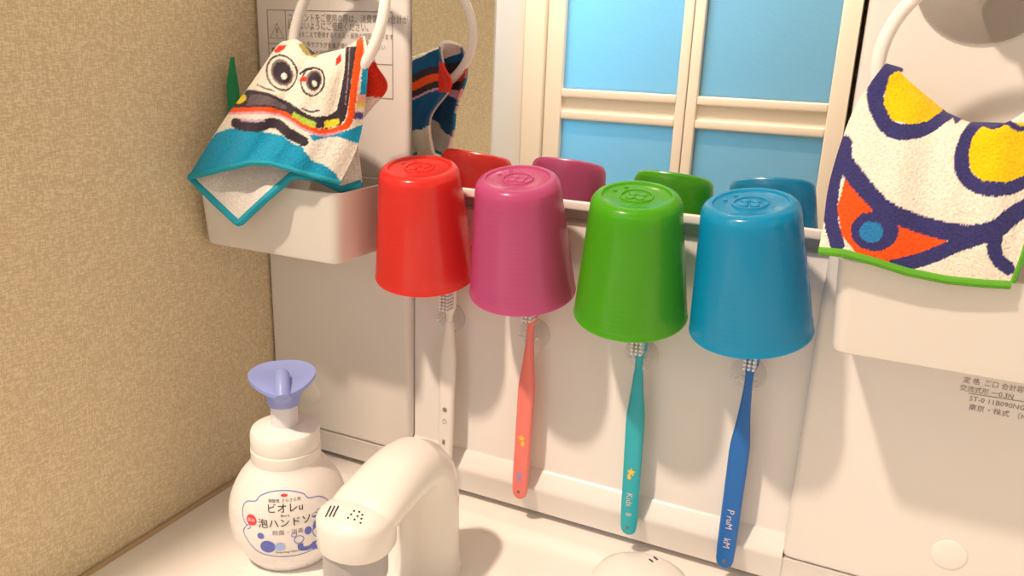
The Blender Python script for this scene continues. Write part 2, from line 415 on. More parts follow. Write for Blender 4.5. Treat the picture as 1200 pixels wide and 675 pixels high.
# ------------------------------------------------------------------ faucet
fau = thing('faucet', 'white swan neck pull out faucet leaning over the basin beside the soap', 'faucet', (-.248, -.078, ZC))
FO = np.array([-.248, -.078, ZC])
def fpath(rows):
    secs = []
    for (x, y, z, ty, tz, ru, rv, pw) in rows:
        t = Vector((0, ty, tz)).normalized(); u = Vector((1, 0, 0)); v = t.cross(u)
        secs.append((Vector((x, y, z))-Vector(FO), u, v, ru, rv, pw))
    return secs
# rows: x y z tangent_y tangent_z radius_x radius_other power
rows = [(-.248, -.078, ZC, 0, 1, .0240, .0240, 2), (-.248, -.078, ZC+.006, 0, 1, .0236, .0236, 2), (-.248, -.078, ZC+.012, 0, 1, .0222, .0222, 2),
        (-.248, -.078, -.325, 0, 1, .0218, .0215, 2), (-.248, -.078, -.303, -.02, 1, .0215, .0208, 2), (-.248, -.0795, -.290, -.20, 1, .0214, .0200, 2),
        (-.248, -.0835, -.279, -.55, 1, .0214, .0192, 2), (-.2485, -.0900, -.2715, -1, .85, .0215, .0185, 2), (-.249, -.0985, -.2672, -1, .35, .0216, .0180, 2.1)]
bm = sweep(bmesh.new(), fpath(rows), 40)
obj('column', bm, 'faucet', fau)
rows = [(-.249, -.0983, -.2670, -1, .35, .0219, .0183, 2.1), (-.249, -.110, -.2655, -1, .0, .0220, .0178, 2.15), (-.2495, -.122, -.2668, -1, -.18, .0223, .0168, 2.2), (-.250, -.134, -.2695, -1, -.26, .0228, .0156, 2.25),
        (-.251, -.146, -.2728, -1, -.30, .0232, .0138, 2.3), (-.2515, -.156, -.2760, -1, -.32, .0232, .0108, 2.4), (-.252, -.166, -.2790, -1, -.32, .0215, .0070, 2.4), (-.252, -.174, -.2812, -1, -.32, .0160, .0030, 2.3)]
obj('spout', sweep(bmesh.new(), fpath(rows), 48), 'faucet', fau)
HZ = .0010
rows = [(-.252, -.1560, -.2655+HZ, 0, -1, .0060, .0055, 2.1), (-.252, -.1565, -.2665+HZ, 0, -1, .0130, .0130, 2.1), (-.252, -.1570, -.2690+HZ, 0, -1, .0195, .0190, 2.15), (-.252, -.1570, -.2715+HZ, 0, -1, .0226, .0217, 2.2),
        (-.252, -.1570, -.2735+HZ, 0, -1, .0236, .0226, 2.25), (-.252, -.1570, -.2760+HZ, 0, -1, .0238, .0228, 2.25), (-.252, -.1570, -.2905, 0, -1, .0236, .0226, 2.25), (-.252, -.1570, -.2920, 0, -1, .0228, .0218, 2.2), (-.252, -.1570, -.2920, 0, -1, .0190, .0180, 2.1)]
obj('spray_head', sweep(bmesh.new(), fpath(rows), 48), 'faucet', fau)
bm = lathe(bmesh.new(), [(0, 0), (.0195, 0), (.0200, .002), (.0200, .0225), (0, .0225)], 40)
obj('aerator', bm, 'grey_plastic', fau, loc=tuple(np.array((-.2535, -.1570, -.3140))-FO))
# printed spray marks: three strokes and a cluster of dots on the head
def head_surface(px, py):
    # nearest hit of the photo ray with the head mesh
    d = _F + _R*(px-600)/FPX - _U*(py-337.5)/FPX; d = Vector(d).normalized()
    return HEAD.ray_cast(Vector(CAM)-Vector(FO), d)
from mathutils.bvhtree import BVHTree
hv = []; hf = []
for o_ in fau.children:
    if o_.name.startswith(('spout', 'spray_head')):
        k0 = len(hv); hv += [v.co.copy() for v in o_.data.vertices]; hf += [[k0+i for i in p.vertices] for p in o_.data.polygons]
HEAD = BVHTree.FromPolygons(hv, hf)
bm = bmesh.new()
def stroke(bm, a, b, wpx):
    pts = []
    ax, ay = a; bx, by = b; L = math.hypot(bx-ax, by-ay); nx, ny = -(by-ay)/L*wpx/2, (bx-ax)/L*wpx/2
    n = 5; A = []; Bq = []
    for i in range(n+1):
        t = i/n; x, y = ax+(bx-ax)*t, ay+(by-ay)*t
        for s, lst in ((1, A), (-1, Bq)):
            h = head_surface(x+s*nx, y+s*ny)
            if h[0] is None: return
            lst.append(bm.verts.new(h[0]+h[1]*.0002*(1 if h[1].dot(Vector(_F)) < 0 else -1)))
    for i in range(n): bm.faces.new((A[i], A[i+1], Bq[i+1], Bq[i]))
for k in range(3): stroke(bm, (381.5+k*4.4, 606), (388+k*4.4, 593), 1.6)
for cx, cy in ((408, 607), (411.5, 603), (415, 599), (415.5, 609), (419, 605), (421, 600), (422.5, 613), (423.5, 608), (424.5, 603.5)): stroke(bm, (cx-1.1, cy), (cx+1.1, cy), 2.0)
obj('spray_marks', bm, 'ink', fau, smooth=False)['label'] = 'black printed strokes and dots'
# lever knob
kn = thing('faucet_lever', 'white rounded faucet lever top with two small dashes at the lower edge', 'faucet lever', (-.094, -.070, ZC+.0125))
bm = lathe(bmesh.new(), [(0, .0345), (.010, .034), (.020, .0315), (.027, .027), (.0305, .021), (.0315, .014), (.030, .007), (.0285, -.0125), (0, -.0125)], 56, sx=1.08, sy=.95)
kd = obj('lever_top', bm, 'faucet', kn)
bm = bmesh.new(); box(bm, -.012, .012, -.075, -.015, .018, .027, bev=.004); obj('lever_arm', bm, 'faucet', kn)
KN = BVHTree.FromPolygons([v.co.copy() for v in kd.data.vertices], [list(p.vertices) for p in kd.data.polygons])
bm = bmesh.new()
for (a, b) in (((760.5, 655), (765.5, 658.5)), ((766, 652.5), (771, 656))):
    L = math.hypot(b[0]-a[0], b[1]-a[1]); nx, ny = -(b[1]-a[1])/L*.9, (b[0]-a[0])/L*.9; q = []
    for (x, y) in ((a[0]+nx, a[1]+ny), (b[0]+nx, b[1]+ny), (b[0]-nx, b[1]-ny), (a[0]-nx, a[1]-ny)):
        d = Vector(_F + _R*(x-600)/FPX - _U*(y-337.5)/FPX).normalized()
        h = KN.ray_cast(Vector(CAM)-Vector(kn.location), d)
        if h[0] is not None: q.append(bm.verts.new(h[0]-d*.0003))
    if len(q) == 4: bm.faces.new(q)
obj('dash_marks', bm, 'ink', kn, smooth=False)

# ------------------------------------------------------------------ foam soap bottle
SB = (-.3450, -.1110, ZC+.0003)
sp = thing('soap_bottle', 'white foam hand soap bottle with printed label and pale blue pump on the counter', 'soap bottle', SB, (0, 0, math.radians(40)))
sp.scale = (.815, .815, .965)
def body_r(z):
    Z = [0, .002, .006, .014, .026, .038, .050, .060, .068, .074, .079, .083]
    Rr = [.031, .0345, .038, .0435, .0485, .0505, .0498, .0462, .0415, .0365, .0310, .0285]
    return float(np.interp(z, Z, Rr))
zz = np.linspace(0, .083, 60)
kern = [np.mean([body_r(min(.083, max(0, z+d))) for d in (-.003, -.0015, 0, .0015, .003)]) for z in zz]
def body_rs(z): return float(np.interp(z, zz, kern))
def body_sy(z): return .82 + .18*max(0, (z-.045)/.038)
bm = bmesh.new(); n = 96; rings = []
for z in zz:
    r = body_rs(z); sy = body_sy(z); rings.append([bm.verts.new((r*math.cos(2*PI*i/n), r*sy*math.sin(2*PI*i/n), z)) for i in range(n)])
for a, b in zip(rings, rings[1:]):
    for i in range(n): bm.faces.new((a[i], a[(i+1) % n], b[(i+1) % n], b[i]))
bm.faces.new(rings[0][::-1]); bm.faces.new(rings[-1])
obj('bottle_body', bm, 'soap_white', sp)
obj('collar', lathe(bmesh.new(), [(0, .0815), (.0285, .0815), (.0292, .083), (.0294, .0915), (.0286, .0925), (.0290, .0932), (.0290, .1030), (.0278, .1058), (.0235, .1078), (.0125, .1090), (0, .1090)], 72), 'soap_cap', sp)
obj('pump_stem', lathe(bmesh.new(), [(0, .107), (.0120, .107), (.0112, .118), (.0108, .126), (0, .126)], 40), 'stem', sp)
# pump head: dished fan plate with a nozzle beak, on a short skirt
bm = bmesh.new(); n = 72
def plate_r(a):       # a measured from the nozzle direction (-y)
    return .0262 - .0012*math.cos(2*a) + .0034*max(0, math.cos(a))**6
def ringz(f, zf):
    R = []
    for i in range(n):
        th = 2*PI*i/n; r = plate_r(th)*f
        R.append(bm.verts.new((r*math.sin(th), -r*math.cos(th), zf(th, f)))); 
    return R
def ztop(th, f): return .1455 + .0035*f*f*(.5-.5*math.cos(th)) + .0008*f**2*abs(math.sin(th)) - .0045*f**3*max(0, math.cos(th))**2
def zbot(th, f): return ztop(th, f) - .0028
rs = [ringz(f, ztop) for f in (.15, .35, .55, .75, .9, 1.0)]
rb = [ringz(f, zbot) for f in (.99, .85, .6)]
R3 = []
for zq, rr in ((.139, .0165), (.132, .0142), (.1245, .0132), (.1245, .0100)):
    R3.append([bm.verts.new((rr*math.sin(2*PI*i/n), -rr*(1.0+.28*max(0, math.cos(2*PI*i/n))**3*(zq > .13))*math.cos(2*PI*i/n), zq)) for i in range(n)])
allr = rs+rb+R3
for a, b in zip(allr, allr[1:]):
    for i in range(n): bm.faces.new((a[i], a[(i+1) % n], b[(i+1) % n], b[i]))
bm.faces.new(allr[0][::-1]); bm.faces.new(allr[-1])
obj('pump_head', bm, 'pump_blue', sp)['label'] = 'pale blue pump head'
bm = bmesh.new()
tube(bm, catmull([(0, -.006, .1475), (0, -.014, .1462), (0, -.021, .1425), (0, -.0265, .1375)], 6), list(np.linspace(.0062, .0072, 19)), 20)
obj('nozzle', bm, 'pump_blue', sp)

# label, in centimetre-free pixel frame of its own: a in [-50,50], b upwards
def lab(a, b):
    k = .00079; z = .0465 + b*.00066; r = body_rs(z); sy = body_sy(z)
    ph = a*k/r; ph = max(-1.5, min(1.5, ph))
    x, y = r*math.sin(ph), -r*sy*math.cos(ph)
    nrm = Vector((x, y/(sy*sy), 0)).normalized()
    return (x+nrm.x*.00035, y+nrm.y*.00035, z)
def lab_part(name, bm, m_, label=None):
    bmesh.ops.triangulate(bm, faces=bm.faces)
    es = [e for e in bm.edges if e.calc_length() > 4]
    if es: bmesh.ops.subdivide_edges(bm, edges=es, cuts=4)
    o = obj(name, remap(bm, lab), m_, sp, smooth=False)
    if label: o['label'] = label
    return o
outl = catmull([(-46, -4), (-51, 4), (-52, 16), (-46, 24), (-34, 27), (-28, 33), (-14, 38), (2, 38), (16, 33), (22, 27), (34, 25), (44, 18), (50, 8), (48, -6), (50, -18), (42, -30), (30, -38), (8, -42), (-16, -41), (-34, -36), (-46, -24), (-52, -12), (-48, -4)], 5)
bm = bmesh.new(); flat_line(bm, outl, .8)
flat_line(bm, catmull([(-48, -4), (-44, -1), (-42, -5), (-46, -7)], 4), .8)
lab_part('label_outline', bm, 'ink_blue', 'dark cloud shaped outline')
bm = bmesh.new(); add_text(bm, 'ビオレu', 11.5, -3, 20, squeeze=.95); add_text(bm, '弱酸性 さらさら泡', 4.0, -3, 28.5)
add_text(bm, 'Biore', 4.2, -3, 12.2); add_text(bm, '泡ハンドソープ', 12.6, 7.5, 3, rot=.03, squeeze=.90)
add_text(bm, 'Foaming Hand Soap', 4.2, 2, -35)
lab_part('label_lettering', bm, 'ink', 'black label lettering')
bm = bmesh.new(); add_text(bm, '殺菌・消毒', 6.5, -1, -9); lab_part('label_small_lettering', bm, 'ink_grey')
bm = bmesh.new(); flat_ellipse(bm, -40, 5, 6.3, 6.6); lab_part('red_dot', bm, 'ink_red', 'red round mark')
bm = bmesh.new(); flat_ellipse(bm, -3, 34, 3.5, 1.6); lab_part('crest_mark', bm, 'ink_red', 'small red mark')
bm = bmesh.new(); add_text(bm, '薬用', 4.6, -40, 5); lab_part('red_dot_lettering', bm, 'ink_skin')
for v_ in sp.children[-1].data.vertices: v_.co.x *= 1.004; v_.co.y *= 1.004
bm = bmesh.new(); flat_ellipse(bm, -30, -13, 3.8, 3.8); flat_ellipse(bm, -23, -27, 8.2, 8.2)
# drawn child washing: hair bun, cap of hair, sleeve and jersey
flat_ellipse(bm, 20, -11, 4.0, 5.0)
flat_poly(bm, [(27, -2), (33, 0), (40, -1), (44, -8), (38, -6), (32, -7), (26, -12), (25, -7)])
flat_poly(bm, [(24, -28), (42, -26), (43, -42), (24, -40)])
flat_line(bm, catmull([(11, -26), (12, -33), (20, -35), (27, -31)], 4), 6)
lab_part('label_drawing', bm, 'ink_blue', 'blue drawn bubbles and child')
bm = bmesh.new(); flat_ellipse(bm, -10, -27, 5.6, 5.6); lab_part('light_bubble', bm, 'ink_lightblue')
bm = bmesh.new()
flat_line(bm, [(34+9*math.cos(t), -14+10*math.sin(t)) for t in np.linspace(0, 2*PI, 24)[:-1]], .8, True)
flat_line(bm, [(10+5*math.cos(t), -20+5*math.sin(t)) for t in np.linspace(0, 2*PI, 18)[:-1]], .8, True)
flat_line(bm, [(5+2.6*math.cos(t), -13+2.6*math.sin(t)) for t in np.linspace(0, 2*PI, 14)[:-1]], .7, True)
flat_ellipse(bm, 31, -14, .9, 1.2, 8); flat_ellipse(bm, 37, -14, .9, 1.2, 8); flat_line(bm, [(32, -19), (34, -20), (36, -19)], .6)
for cx, cy, r in ((28, 6, 3), (33, 9, 2.6), (44, 4, 2.6), (40, 9, 2.2)): flat_line(bm, [(cx+r*math.cos(t), cy+r*math.sin(t)) for t in np.linspace(0, 2*PI, 14)[:-1]], .6, True)
lab_part('label_line_art', bm, 'ink_blue')

# ------------------------------------------------------------------ bins clipped to the cabinet
def make_bin(x0, x1, label, gname):
    t = thing('storage_bin', label, 'bin', ((x0+x1)/2, -.0385, -.147), group=gname)
    hw, hd = (x1-x0)/2, .0365
    bm = bmesh.new()
    def loop(sx, sy, z, r, k=6):
        P = []
        for qx, qy, a0 in ((1, 1, 0), (-1, 1, PI/2), (-1, -1, PI), (1, -1, 1.5*PI)):
            for i in range(k+1):
                a = a0+PI/2*i/k; P.append(bm.verts.new((qx*(sx-r)+r*math.cos(a), qy*(sy-r)+r*math.sin(a), z)))
        return P
    L = [loop(hw-.0075, hd-.0055, 0, .006), loop(hw-.005, hd-.003, .0012, .007), loop(hw-.0042, hd-.0022, .004, .0075), loop(hw-.0008, hd-.0004, .049, .008), loop(hw, hd, .0508, .008), loop(hw-.0008, hd-.0008, .0515, .0075),
         loop(hw-.0022, hd-.0022, .0508, .007), loop(hw-.0062, hd-.0042, .004, .006), loop(hw-.009, hd-.007, .0022, .005)]
    for a, b in zip(L, L[1:]):
        for i in range(len(a)): bm.faces.new((a[i], a[(i+1) % len(a)], b[(i+1) % len(a)], b[i]))
    bm.faces.new(L[0][::-1]); bm.faces.new(L[-1])
    obj('bin_body', bm, 'bin', t)
    return t
make_bin(-.4510, -.3215, 'milky white plastic bin on the left panel beside the wallpaper', 'storage bins')
make_bin(-.0100, .1230, 'milky white plastic bin on the right panel under the yellow and navy towel', 'storage bins')
# green packet standing in the left bin
bm = bmesh.new()
gp = [(264.5, 141), (264, 118), (264.5, 98), (268, 80), (270, 67), (272.5, 84), (276, 105), (277, 130), (277, 142)]
F_ = [at(*p, -.036) for p in gp]
F_ = [np.array((max(p[0], XA+.003), p[1], p[2])) for p in F_] + [np.array((F_[-1][0]+.004, -.036, -.143)), np.array((XA+.0095, -.036, -.143))]
a = [bm.verts.new(p) for p in F_]; b = [bm.verts.new(p+np.array((0, .004, 0))) for p in F_]
bm.faces.new(a); bm.faces.new(b[::-1])
for i in range(len(a)): bm.faces.new((a[i], a[(i+1) % len(a)], b[(i+1) % len(a)], b[i]))
tag(obj('green_packet', bm, 'green_packet', smooth=False), 'narrow pointed green packet standing in the left bin by the wall', 'packet')

# ------------------------------------------------------------------ towel rings on suction discs
def ring_obj(label, c, r, a, b, disc, dr):
    t = thing('towel_ring', label, 'towel ring', (disc[0], 0, disc[1]), group='towel rings')
    O = np.array((disc[0], 0, disc[1]))
    e1 = np.array([math.cos(a), math.sin(a), 0]); e2 = np.array([-math.sin(b)*math.sin(a), math.sin(b)*math.cos(a), math.cos(b)])
    P = [np.array(c)+r*(math.cos(x)*e1+math.sin(x)*e2)-O for x in np.linspace(0, 2*PI, 97)[:-1]]
    obj('ring', tube(bmesh.new(), P, .0036, 14, True), 'ring_white', t)
    top = np.array(c)+r*e2-O
    bm = lathe(bmesh.new(), [(0, .0005), (dr*.98, .0005), (dr, .0014), (dr*.9, .0030), (dr*.62, .0080), (dr*.40, .0130), (dr*.30, .0145), (0, .0145)], 56)
    o = obj('suction_disc', bm, 'clear_grey', t); o.rotation_euler = (PI/2, 0, 0)
    bm = lathe(bmesh.new(), [(0, .0), (.011, 0), (.011, .006), (.0085, .012), (0, .013)], 40)
    o = obj('disc_knob', bm, 'ring_white', t); o.rotation_euler = (PI/2, 0, 0); o.location = (0, -.0146, 0)
    bm = bmesh.new(); tube(bm, [(0, -.022, 0), (top[0]*.5, (-.026+top[1])/2, top[2]*.7), tuple(top)], .0042, 14)
    obj('hook', bm, 'ring_white', t)
    return t
ring_obj('white towel ring on a clear suction disc, left panel, holding the blue towel', (-.3413, -.0458, .0131), .0496, -.333, .329, (-.357, .0660), .035)
ring_obj('white towel ring on a clear suction disc, right panel, holding the yellow and navy towel', (.0417, -.0452, .001), .0478, 0, -.03, (.0400, .0480), .0353)

# ------------------------------------------------------------------ towels
def inpoly(X, Y, P):
    P = np.array(P, float); ins = np.zeros(X.shape, bool); j = len(P)-1
    for i in range(len(P)):
        xi, yi = P[i]; xj, yj = P[j]
        c = ((yi > Y) != (yj > Y)) & (X < (xj-xi)*(Y-yi)/(yj-yi+1e-12)+xi); ins ^= c; j = i
    return ins
def onstroke(X, Y, path, wd):
    P = catmull(path, 8); m_ = np.zeros(X.shape, bool)
    for a, b in zip(P, P[1:]):
        d = b-a; L = (d**2).sum()+1e-9; t = np.clip(((X-a[0])*d[0]+(Y-a[1])*d[1])/L, 0, 1)
        m_ |= (X-a[0]-t*d[0])**2+(Y-a[1]-t*d[1])**2 < (wd/2)**2
    return m_
def inell(X, Y, cx, cy, rx, ry, rot=0):
    c, s = math.cos(rot), math.sin(rot); u = (X-cx)*c+(Y-cy)*s; v = -(X-cx)*s+(Y-cy)*c
    return (u/rx)**2+(v/ry)**2 < 1
CREAM = (.86, .80, .70); NAVY = (.045, .045, .17); YEL = (.90, .58, .01); ORA = (.86, .10, .015); MBLUE = (.03, .22, .50)
BLK = (.045, .035, .05); SKY = (.015, .33, .58); RED = (.75, .04, .02); PINK = (.75, .35, .5); LIME = (.45, .62, .08); DBLUE = (.01, .10, .26)

def cloth(rows, nu, seg, thick, front_col, back_col, folds):
    """rows of (pixel x, pixel y, depth y): a single sheet running over the ring"""
    R = []
    for row in rows:
        row = np.array(row, float); L = np.r_[0, np.cumsum(np.hypot(*(np.diff(row[:, :2], axis=0)).T))]; L /= L[-1]
        u = np.linspace(0, 1, nu); c = np.stack([np.interp(u, L, row[:, k]) for k in range(3)], 1)
        for k in range(3):                               # ease the corners of the polyline
            for _ in range(max(1, nu//45)):
                c[1:-1, k] = .25*c[:-2, k]+.5*c[1:-1, k]+.25*c[2:, k]
        R.append(c)
    R = np.array(R); nr = len(R); flat = R.reshape(nr, -1)
    S = catmull(flat, seg).reshape(-1, nu, 3); nv = len(S)
    V = np.linspace(0, 1, nv)[:, None]*np.ones((1, nu)); U = np.ones((nv, 1))*np.linspace(0, 1, nu)[None]
    dy = folds(U, V); P = np.zeros((nv, nu, 3))
    for i in range(nv):
        for j in range(nu): P[i, j] = at(S[i, j, 0], S[i, j, 1], S[i, j, 2]+dy[i, j])
    P[..., 0] = np.maximum(P[..., 0], XA+.0035)
    du = np.gradient(P, axis=1); dv = np.gradient(P, axis=0); N = np.cross(du, dv); N /= np.linalg.norm(N, axis=2, keepdims=True)+1e-12
    A = P+N*thick/2; Bk = P-N*thick/2
    verts = np.vstack([A.reshape(-1, 3), Bk.reshape(-1, 3)]); o = nv*nu; faces = []
    for i in range(nv-1):
        for j in range(nu-1):
            q = (i*nu+j, i*nu+j+1, (i+1)*nu+j+1, (i+1)*nu+j); faces.append(q); faces.append(tuple(o+k for k in q[::-1]))
    rim = [(0, j) for j in range(nu)]+[(i, nu-1) for i in range(1, nv)]+[(nv-1, j) for j in range(nu-2, -1, -1)]+[(i, 0) for i in range(nv-2, 0, -1)]
    for k in range(len(rim)):
        a = rim[k][0]*nu+rim[k][1]; b2 = rim[(k+1) % len(rim)]; b = b2[0]*nu+b2[1]; faces.append((a, o+a, o+b, b))
    me = bpy.data.meshes.new('cloth'); me.from_pydata(verts.tolist(), [], faces); me.update()
    jit = rng.normal(0, .35, (2, nv, nu))
    X = S[..., 0]+jit[0]; Y = S[..., 1]+jit[1]
    ca = front_col(X, Y, U, V); cb = back_col(X, Y, U, V)
    col = np.ones((2*o, 4)); col[:o, :3] = ca.reshape(-1, 3); col[o:, :3] = cb.reshape(-1, 3)
    at_ = me.color_attributes.new('print', 'FLOAT_COLOR', 'POINT'); at_.data.foreach_set('color', col.astype(np.float32).ravel())
    return me, P, N

# left towel -------------------------------------------------------
def lc(p): return [(220+x/2.933, 40+y/2.933) for x, y in p]
def left_print(X, Y, U, V):
    C = np.zeros(X.shape+(3,)); C[:] = CREAM
    def put(m_, c): C[m_] = c
    P = lambda q, c: put(inpoly(X, Y, lc(q)), c)
    S = lambda q, w_, c: put(onstroke(X, Y, lc(q), w_/2.933), c)
    def E(cx, cy, rx, ry, c, rot=0): put(inell(X, Y, 220+cx/2.933, 40+cy/2.933, rx/2.933, ry/2.933, rot), c)
    P([(60, 400), (100, 345), (150, 325), (200, 330), (260, 335), (330, 350), (370, 378), (395, 385), (405, 400), (425, 432), (470, 448), (515, 478), (560, 520), (400, 560), (-60, 560), (-60, 480)], SKY)
    P([(420, 345), (470, 350), (520, 340), (560, 325), (620, 300), (620, 330), (600, 380), (560, 372), (520, 352), (470, 356), (430, 366)], SKY)
    P([(400, 385), (430, 365), (480, 356), (520, 352), (565, 370), (600, 380), (580, 440), (545, 480), (530, 515), (505, 475), (470, 445), (425, 430), (402, 400)], (.88, .84, .76))
    # dark window band with the red line under it
    S([(150, 262), (220, 262), (290, 262), (345, 280), (390, 308), (435, 330), (485, 335), (530, 322), (556, 295), (572, 200), (585, 110), (596, 20)], 20, ORA)
    S([(150, 275), (220, 273), (290, 273), (345, 292), (390, 320), (435, 342), (485, 345), (530, 334)], 8, PINK)
    P([(160, 245), (210, 195), (235, 195), (300, 210), (360, 240), (400, 268), (440, 285), (480, 280), (515, 262), (530, 200), (543, 120), (548, 50), (585, 45), (575, 110), (562, 200), (545, 290), (527, 312), (482, 325), (434, 320), (388, 296), (345, 270), (290, 252), (155, 255)], BLK)
    P([(222, 212), (250, 208), (300, 222), (345, 248), (345, 262), (290, 245), (205, 248)], (.14, .11, .13))
    E(186, 226, 22, 15, (.80, .62, .03), -.5)
    P([(368, 268), (400, 285), (445, 305), (440, 325), (400, 308), (362, 285)], LIME)
    P([(470, 298), (522, 290), (525, 306), (505, 320), (468, 322)], (.85, .70, .04))
    S([(562, 50), (556, 150), (545, 240)], 3, (.35, .28, .28))
    P([(602, 60), (625, 60), (618, 230), (588, 230), (596, 150)], SKY)
    P([(585, 205), (616, 205), (610, 235), (580, 235)], (.85, .42, .30)); P([(580, 232), (612, 232), (606, 248), (576, 248)], (.85, .65, .12))
    P([(574, 266), (604, 266), (600, 290), (568, 290)], (.10, .08, .28))
    S([(172, 308), (205, 318), (245, 318), (285, 305), (320, 315), (350, 340), (400, 368)], 36, BLK)
    S([(190, 296), (225, 300), (262, 297)], 9, (.55, .42, .62))
    # round printed rings
    E(327, 135, 52, 62, BLK, -.25); E(327, 135, 46, 55, CREAM, -.25); E(327, 134, 35, 45, (.20, .16, .15), -.25); E(328, 134, 29, 37, BLK, -.25); E(335, 146, 9, 11, CREAM)
    E(434, 165, 41, 50, BLK, .25); E(434, 165, 35, 43, CREAM, .25); E(437, 162, 26, 35, (.20, .16, .15), .2); E(438, 163, 20, 29, BLK, .2); E(438, 171, 8, 10, CREAM)
    P([(300, 62), (318, 44), (345, 42), (335, 58), (312, 70)], RED); P([(510, 112), (515, 88), (530, 72), (530, 95)], RED); E(402, 158, 14, 9, RED, -.3)
    S([(390, 138), (410, 126), (432, 122)], 9, BLK); S([(245, 178), (270, 188), (300, 198)], 5, BLK); S([(395, 255), (425, 268), (455, 262)], 6, BLK)
    P([(378, 40), (420, 30), (480, 60), (440, 88), (400, 74)], (.40, .34, .10)); P([(400, 45), (430, 50), (450, 72), (425, 78)], BLK)
    return C
def left_front(X, Y, U, V):
    C = left_print(X, Y, U, V)
    b = V > .56                                           # the half that hangs behind the ring: its outer print
    W = (V-.56)/.44
    Cb = np.zeros_like(C); Cb[:] = SKY
    wv = W+.03*np.sin(9*U)
    for lo, hi, c in ((0, .16, CREAM), (.16, .34, DBLUE), (.34, .42, BLK), (.42, .50, ORA), (.50, .56, BLK), (.56, .58, PINK), (.58, .82, DBLUE), (.82, 1.1, CREAM)):
        Cb[(wv >= lo) & (wv < hi)] = c
    r = (Y > 72) & (Y < 113) & (X > 428); Cb[r] = RED
    C[b] = Cb[b]
    return C
def left_back(X, Y, U, V):
    C = np.zeros(X.shape+(3,)); C[:] = (.80, .77, .74)
    r = (V > .56) & (Y > 72) & (X > 429) & (Y < 113); C[r] = RED
    for lo, hi, c in ((.10, .24, DBLUE), (.24, .27, PINK), (.27, .31, BLK), (.31, .36, ORA), (.36, .44, BLK), (.44, .50, DBLUE)):
        C[(V+.02*np.sin(9*U) >= lo) & (V < .5) & (V+.02*np.sin(9*U) < hi) & (U > .55)] = c
    return C
rowsL = [
 [(223, 207, -.093), (240, 203, -.094), (261, 198, -.094), (295, 190, -.093), (318, 191, -.092), (339, 197, -.089), (370, 206, -.082), (399, 213, -.072)],
 [(250, 163, -.086), (290, 158, -.088), (340, 160, -.086), (385, 166, -.079), (417, 175, -.066)],
 [(272, 130, -.080), (310, 124, -.083), (350, 126, -.082), (400, 128, -.074), (425, 140, -.063)],
 [(293, 103, -.075), (325, 98, -.078), (365, 102, -.078), (405, 98, -.072), (430, 95, -.067)],
 [(312, 76, -.069), (330, 72, -.073), (365, 86, -.074), (405, 78, -.071), (431, 68, -.066)],
 [(325, 57, -.063), (345, 53, -.065), (370, 72, -.068), (404, 64, -.067), (429, 48, -.064)],
 [(333, 52, -.056), (347, 50, -.055), (372, 68, -.056), (404, 60, -.055), (430, 46, -.051)],
 [(318, 80, -.050), (335, 80, -.050), (370, 95, -.052), (405, 82, -.049), (441, 76, -.047)],
 [(285, 128, -.060), (320, 120, -.058), (360, 122, -.056), (405, 112, -.051), (453, 105, -.046)],
 [(255, 165, -.074), (290, 160, -.070), (345, 160, -.064), (400, 160, -.054), (421, 150, -.049)],
 [(223, 207, -.088), (252, 236, -.090), (280, 262, -.091), (311, 233, -.088), (343, 205, -.080), (370, 208, -.068), (400, 222, -.058), (424, 214, -.052)]]
foldL = lambda U, V: .0016*np.sin(U*17+V*4)*np.sin(PI*V)**.5 + .0008*np.sin(U*31+2)
me, P, N = cloth(rowsL, 220, 26, .0026, left_front, left_back, foldL)
tl = thing('hand_towel', 'small towel with blue, red and black print hanging from the left ring', 'towel', tuple(P[len(P)//2, 110]))
TO = np.array(tl.location)
def towel_mesh(me, root, name='cloth'):
    for v in me.vertices: v.co -= Vector(root.location)
    o = obj(name, me, 'terry', root); return o
towel_mesh(me, tl)
hem = P[-1][::3]-TO
obj('hem', tube(bmesh.new(), hem, .0027, 8), 'hem_teal', tl)['label'] = 'teal stitched hem'
obj('hem', tube(bmesh.new(), P[0][::3]-TO, .0021, 8), 'hem_teal', tl)['label'] = 'teal stitched hem'

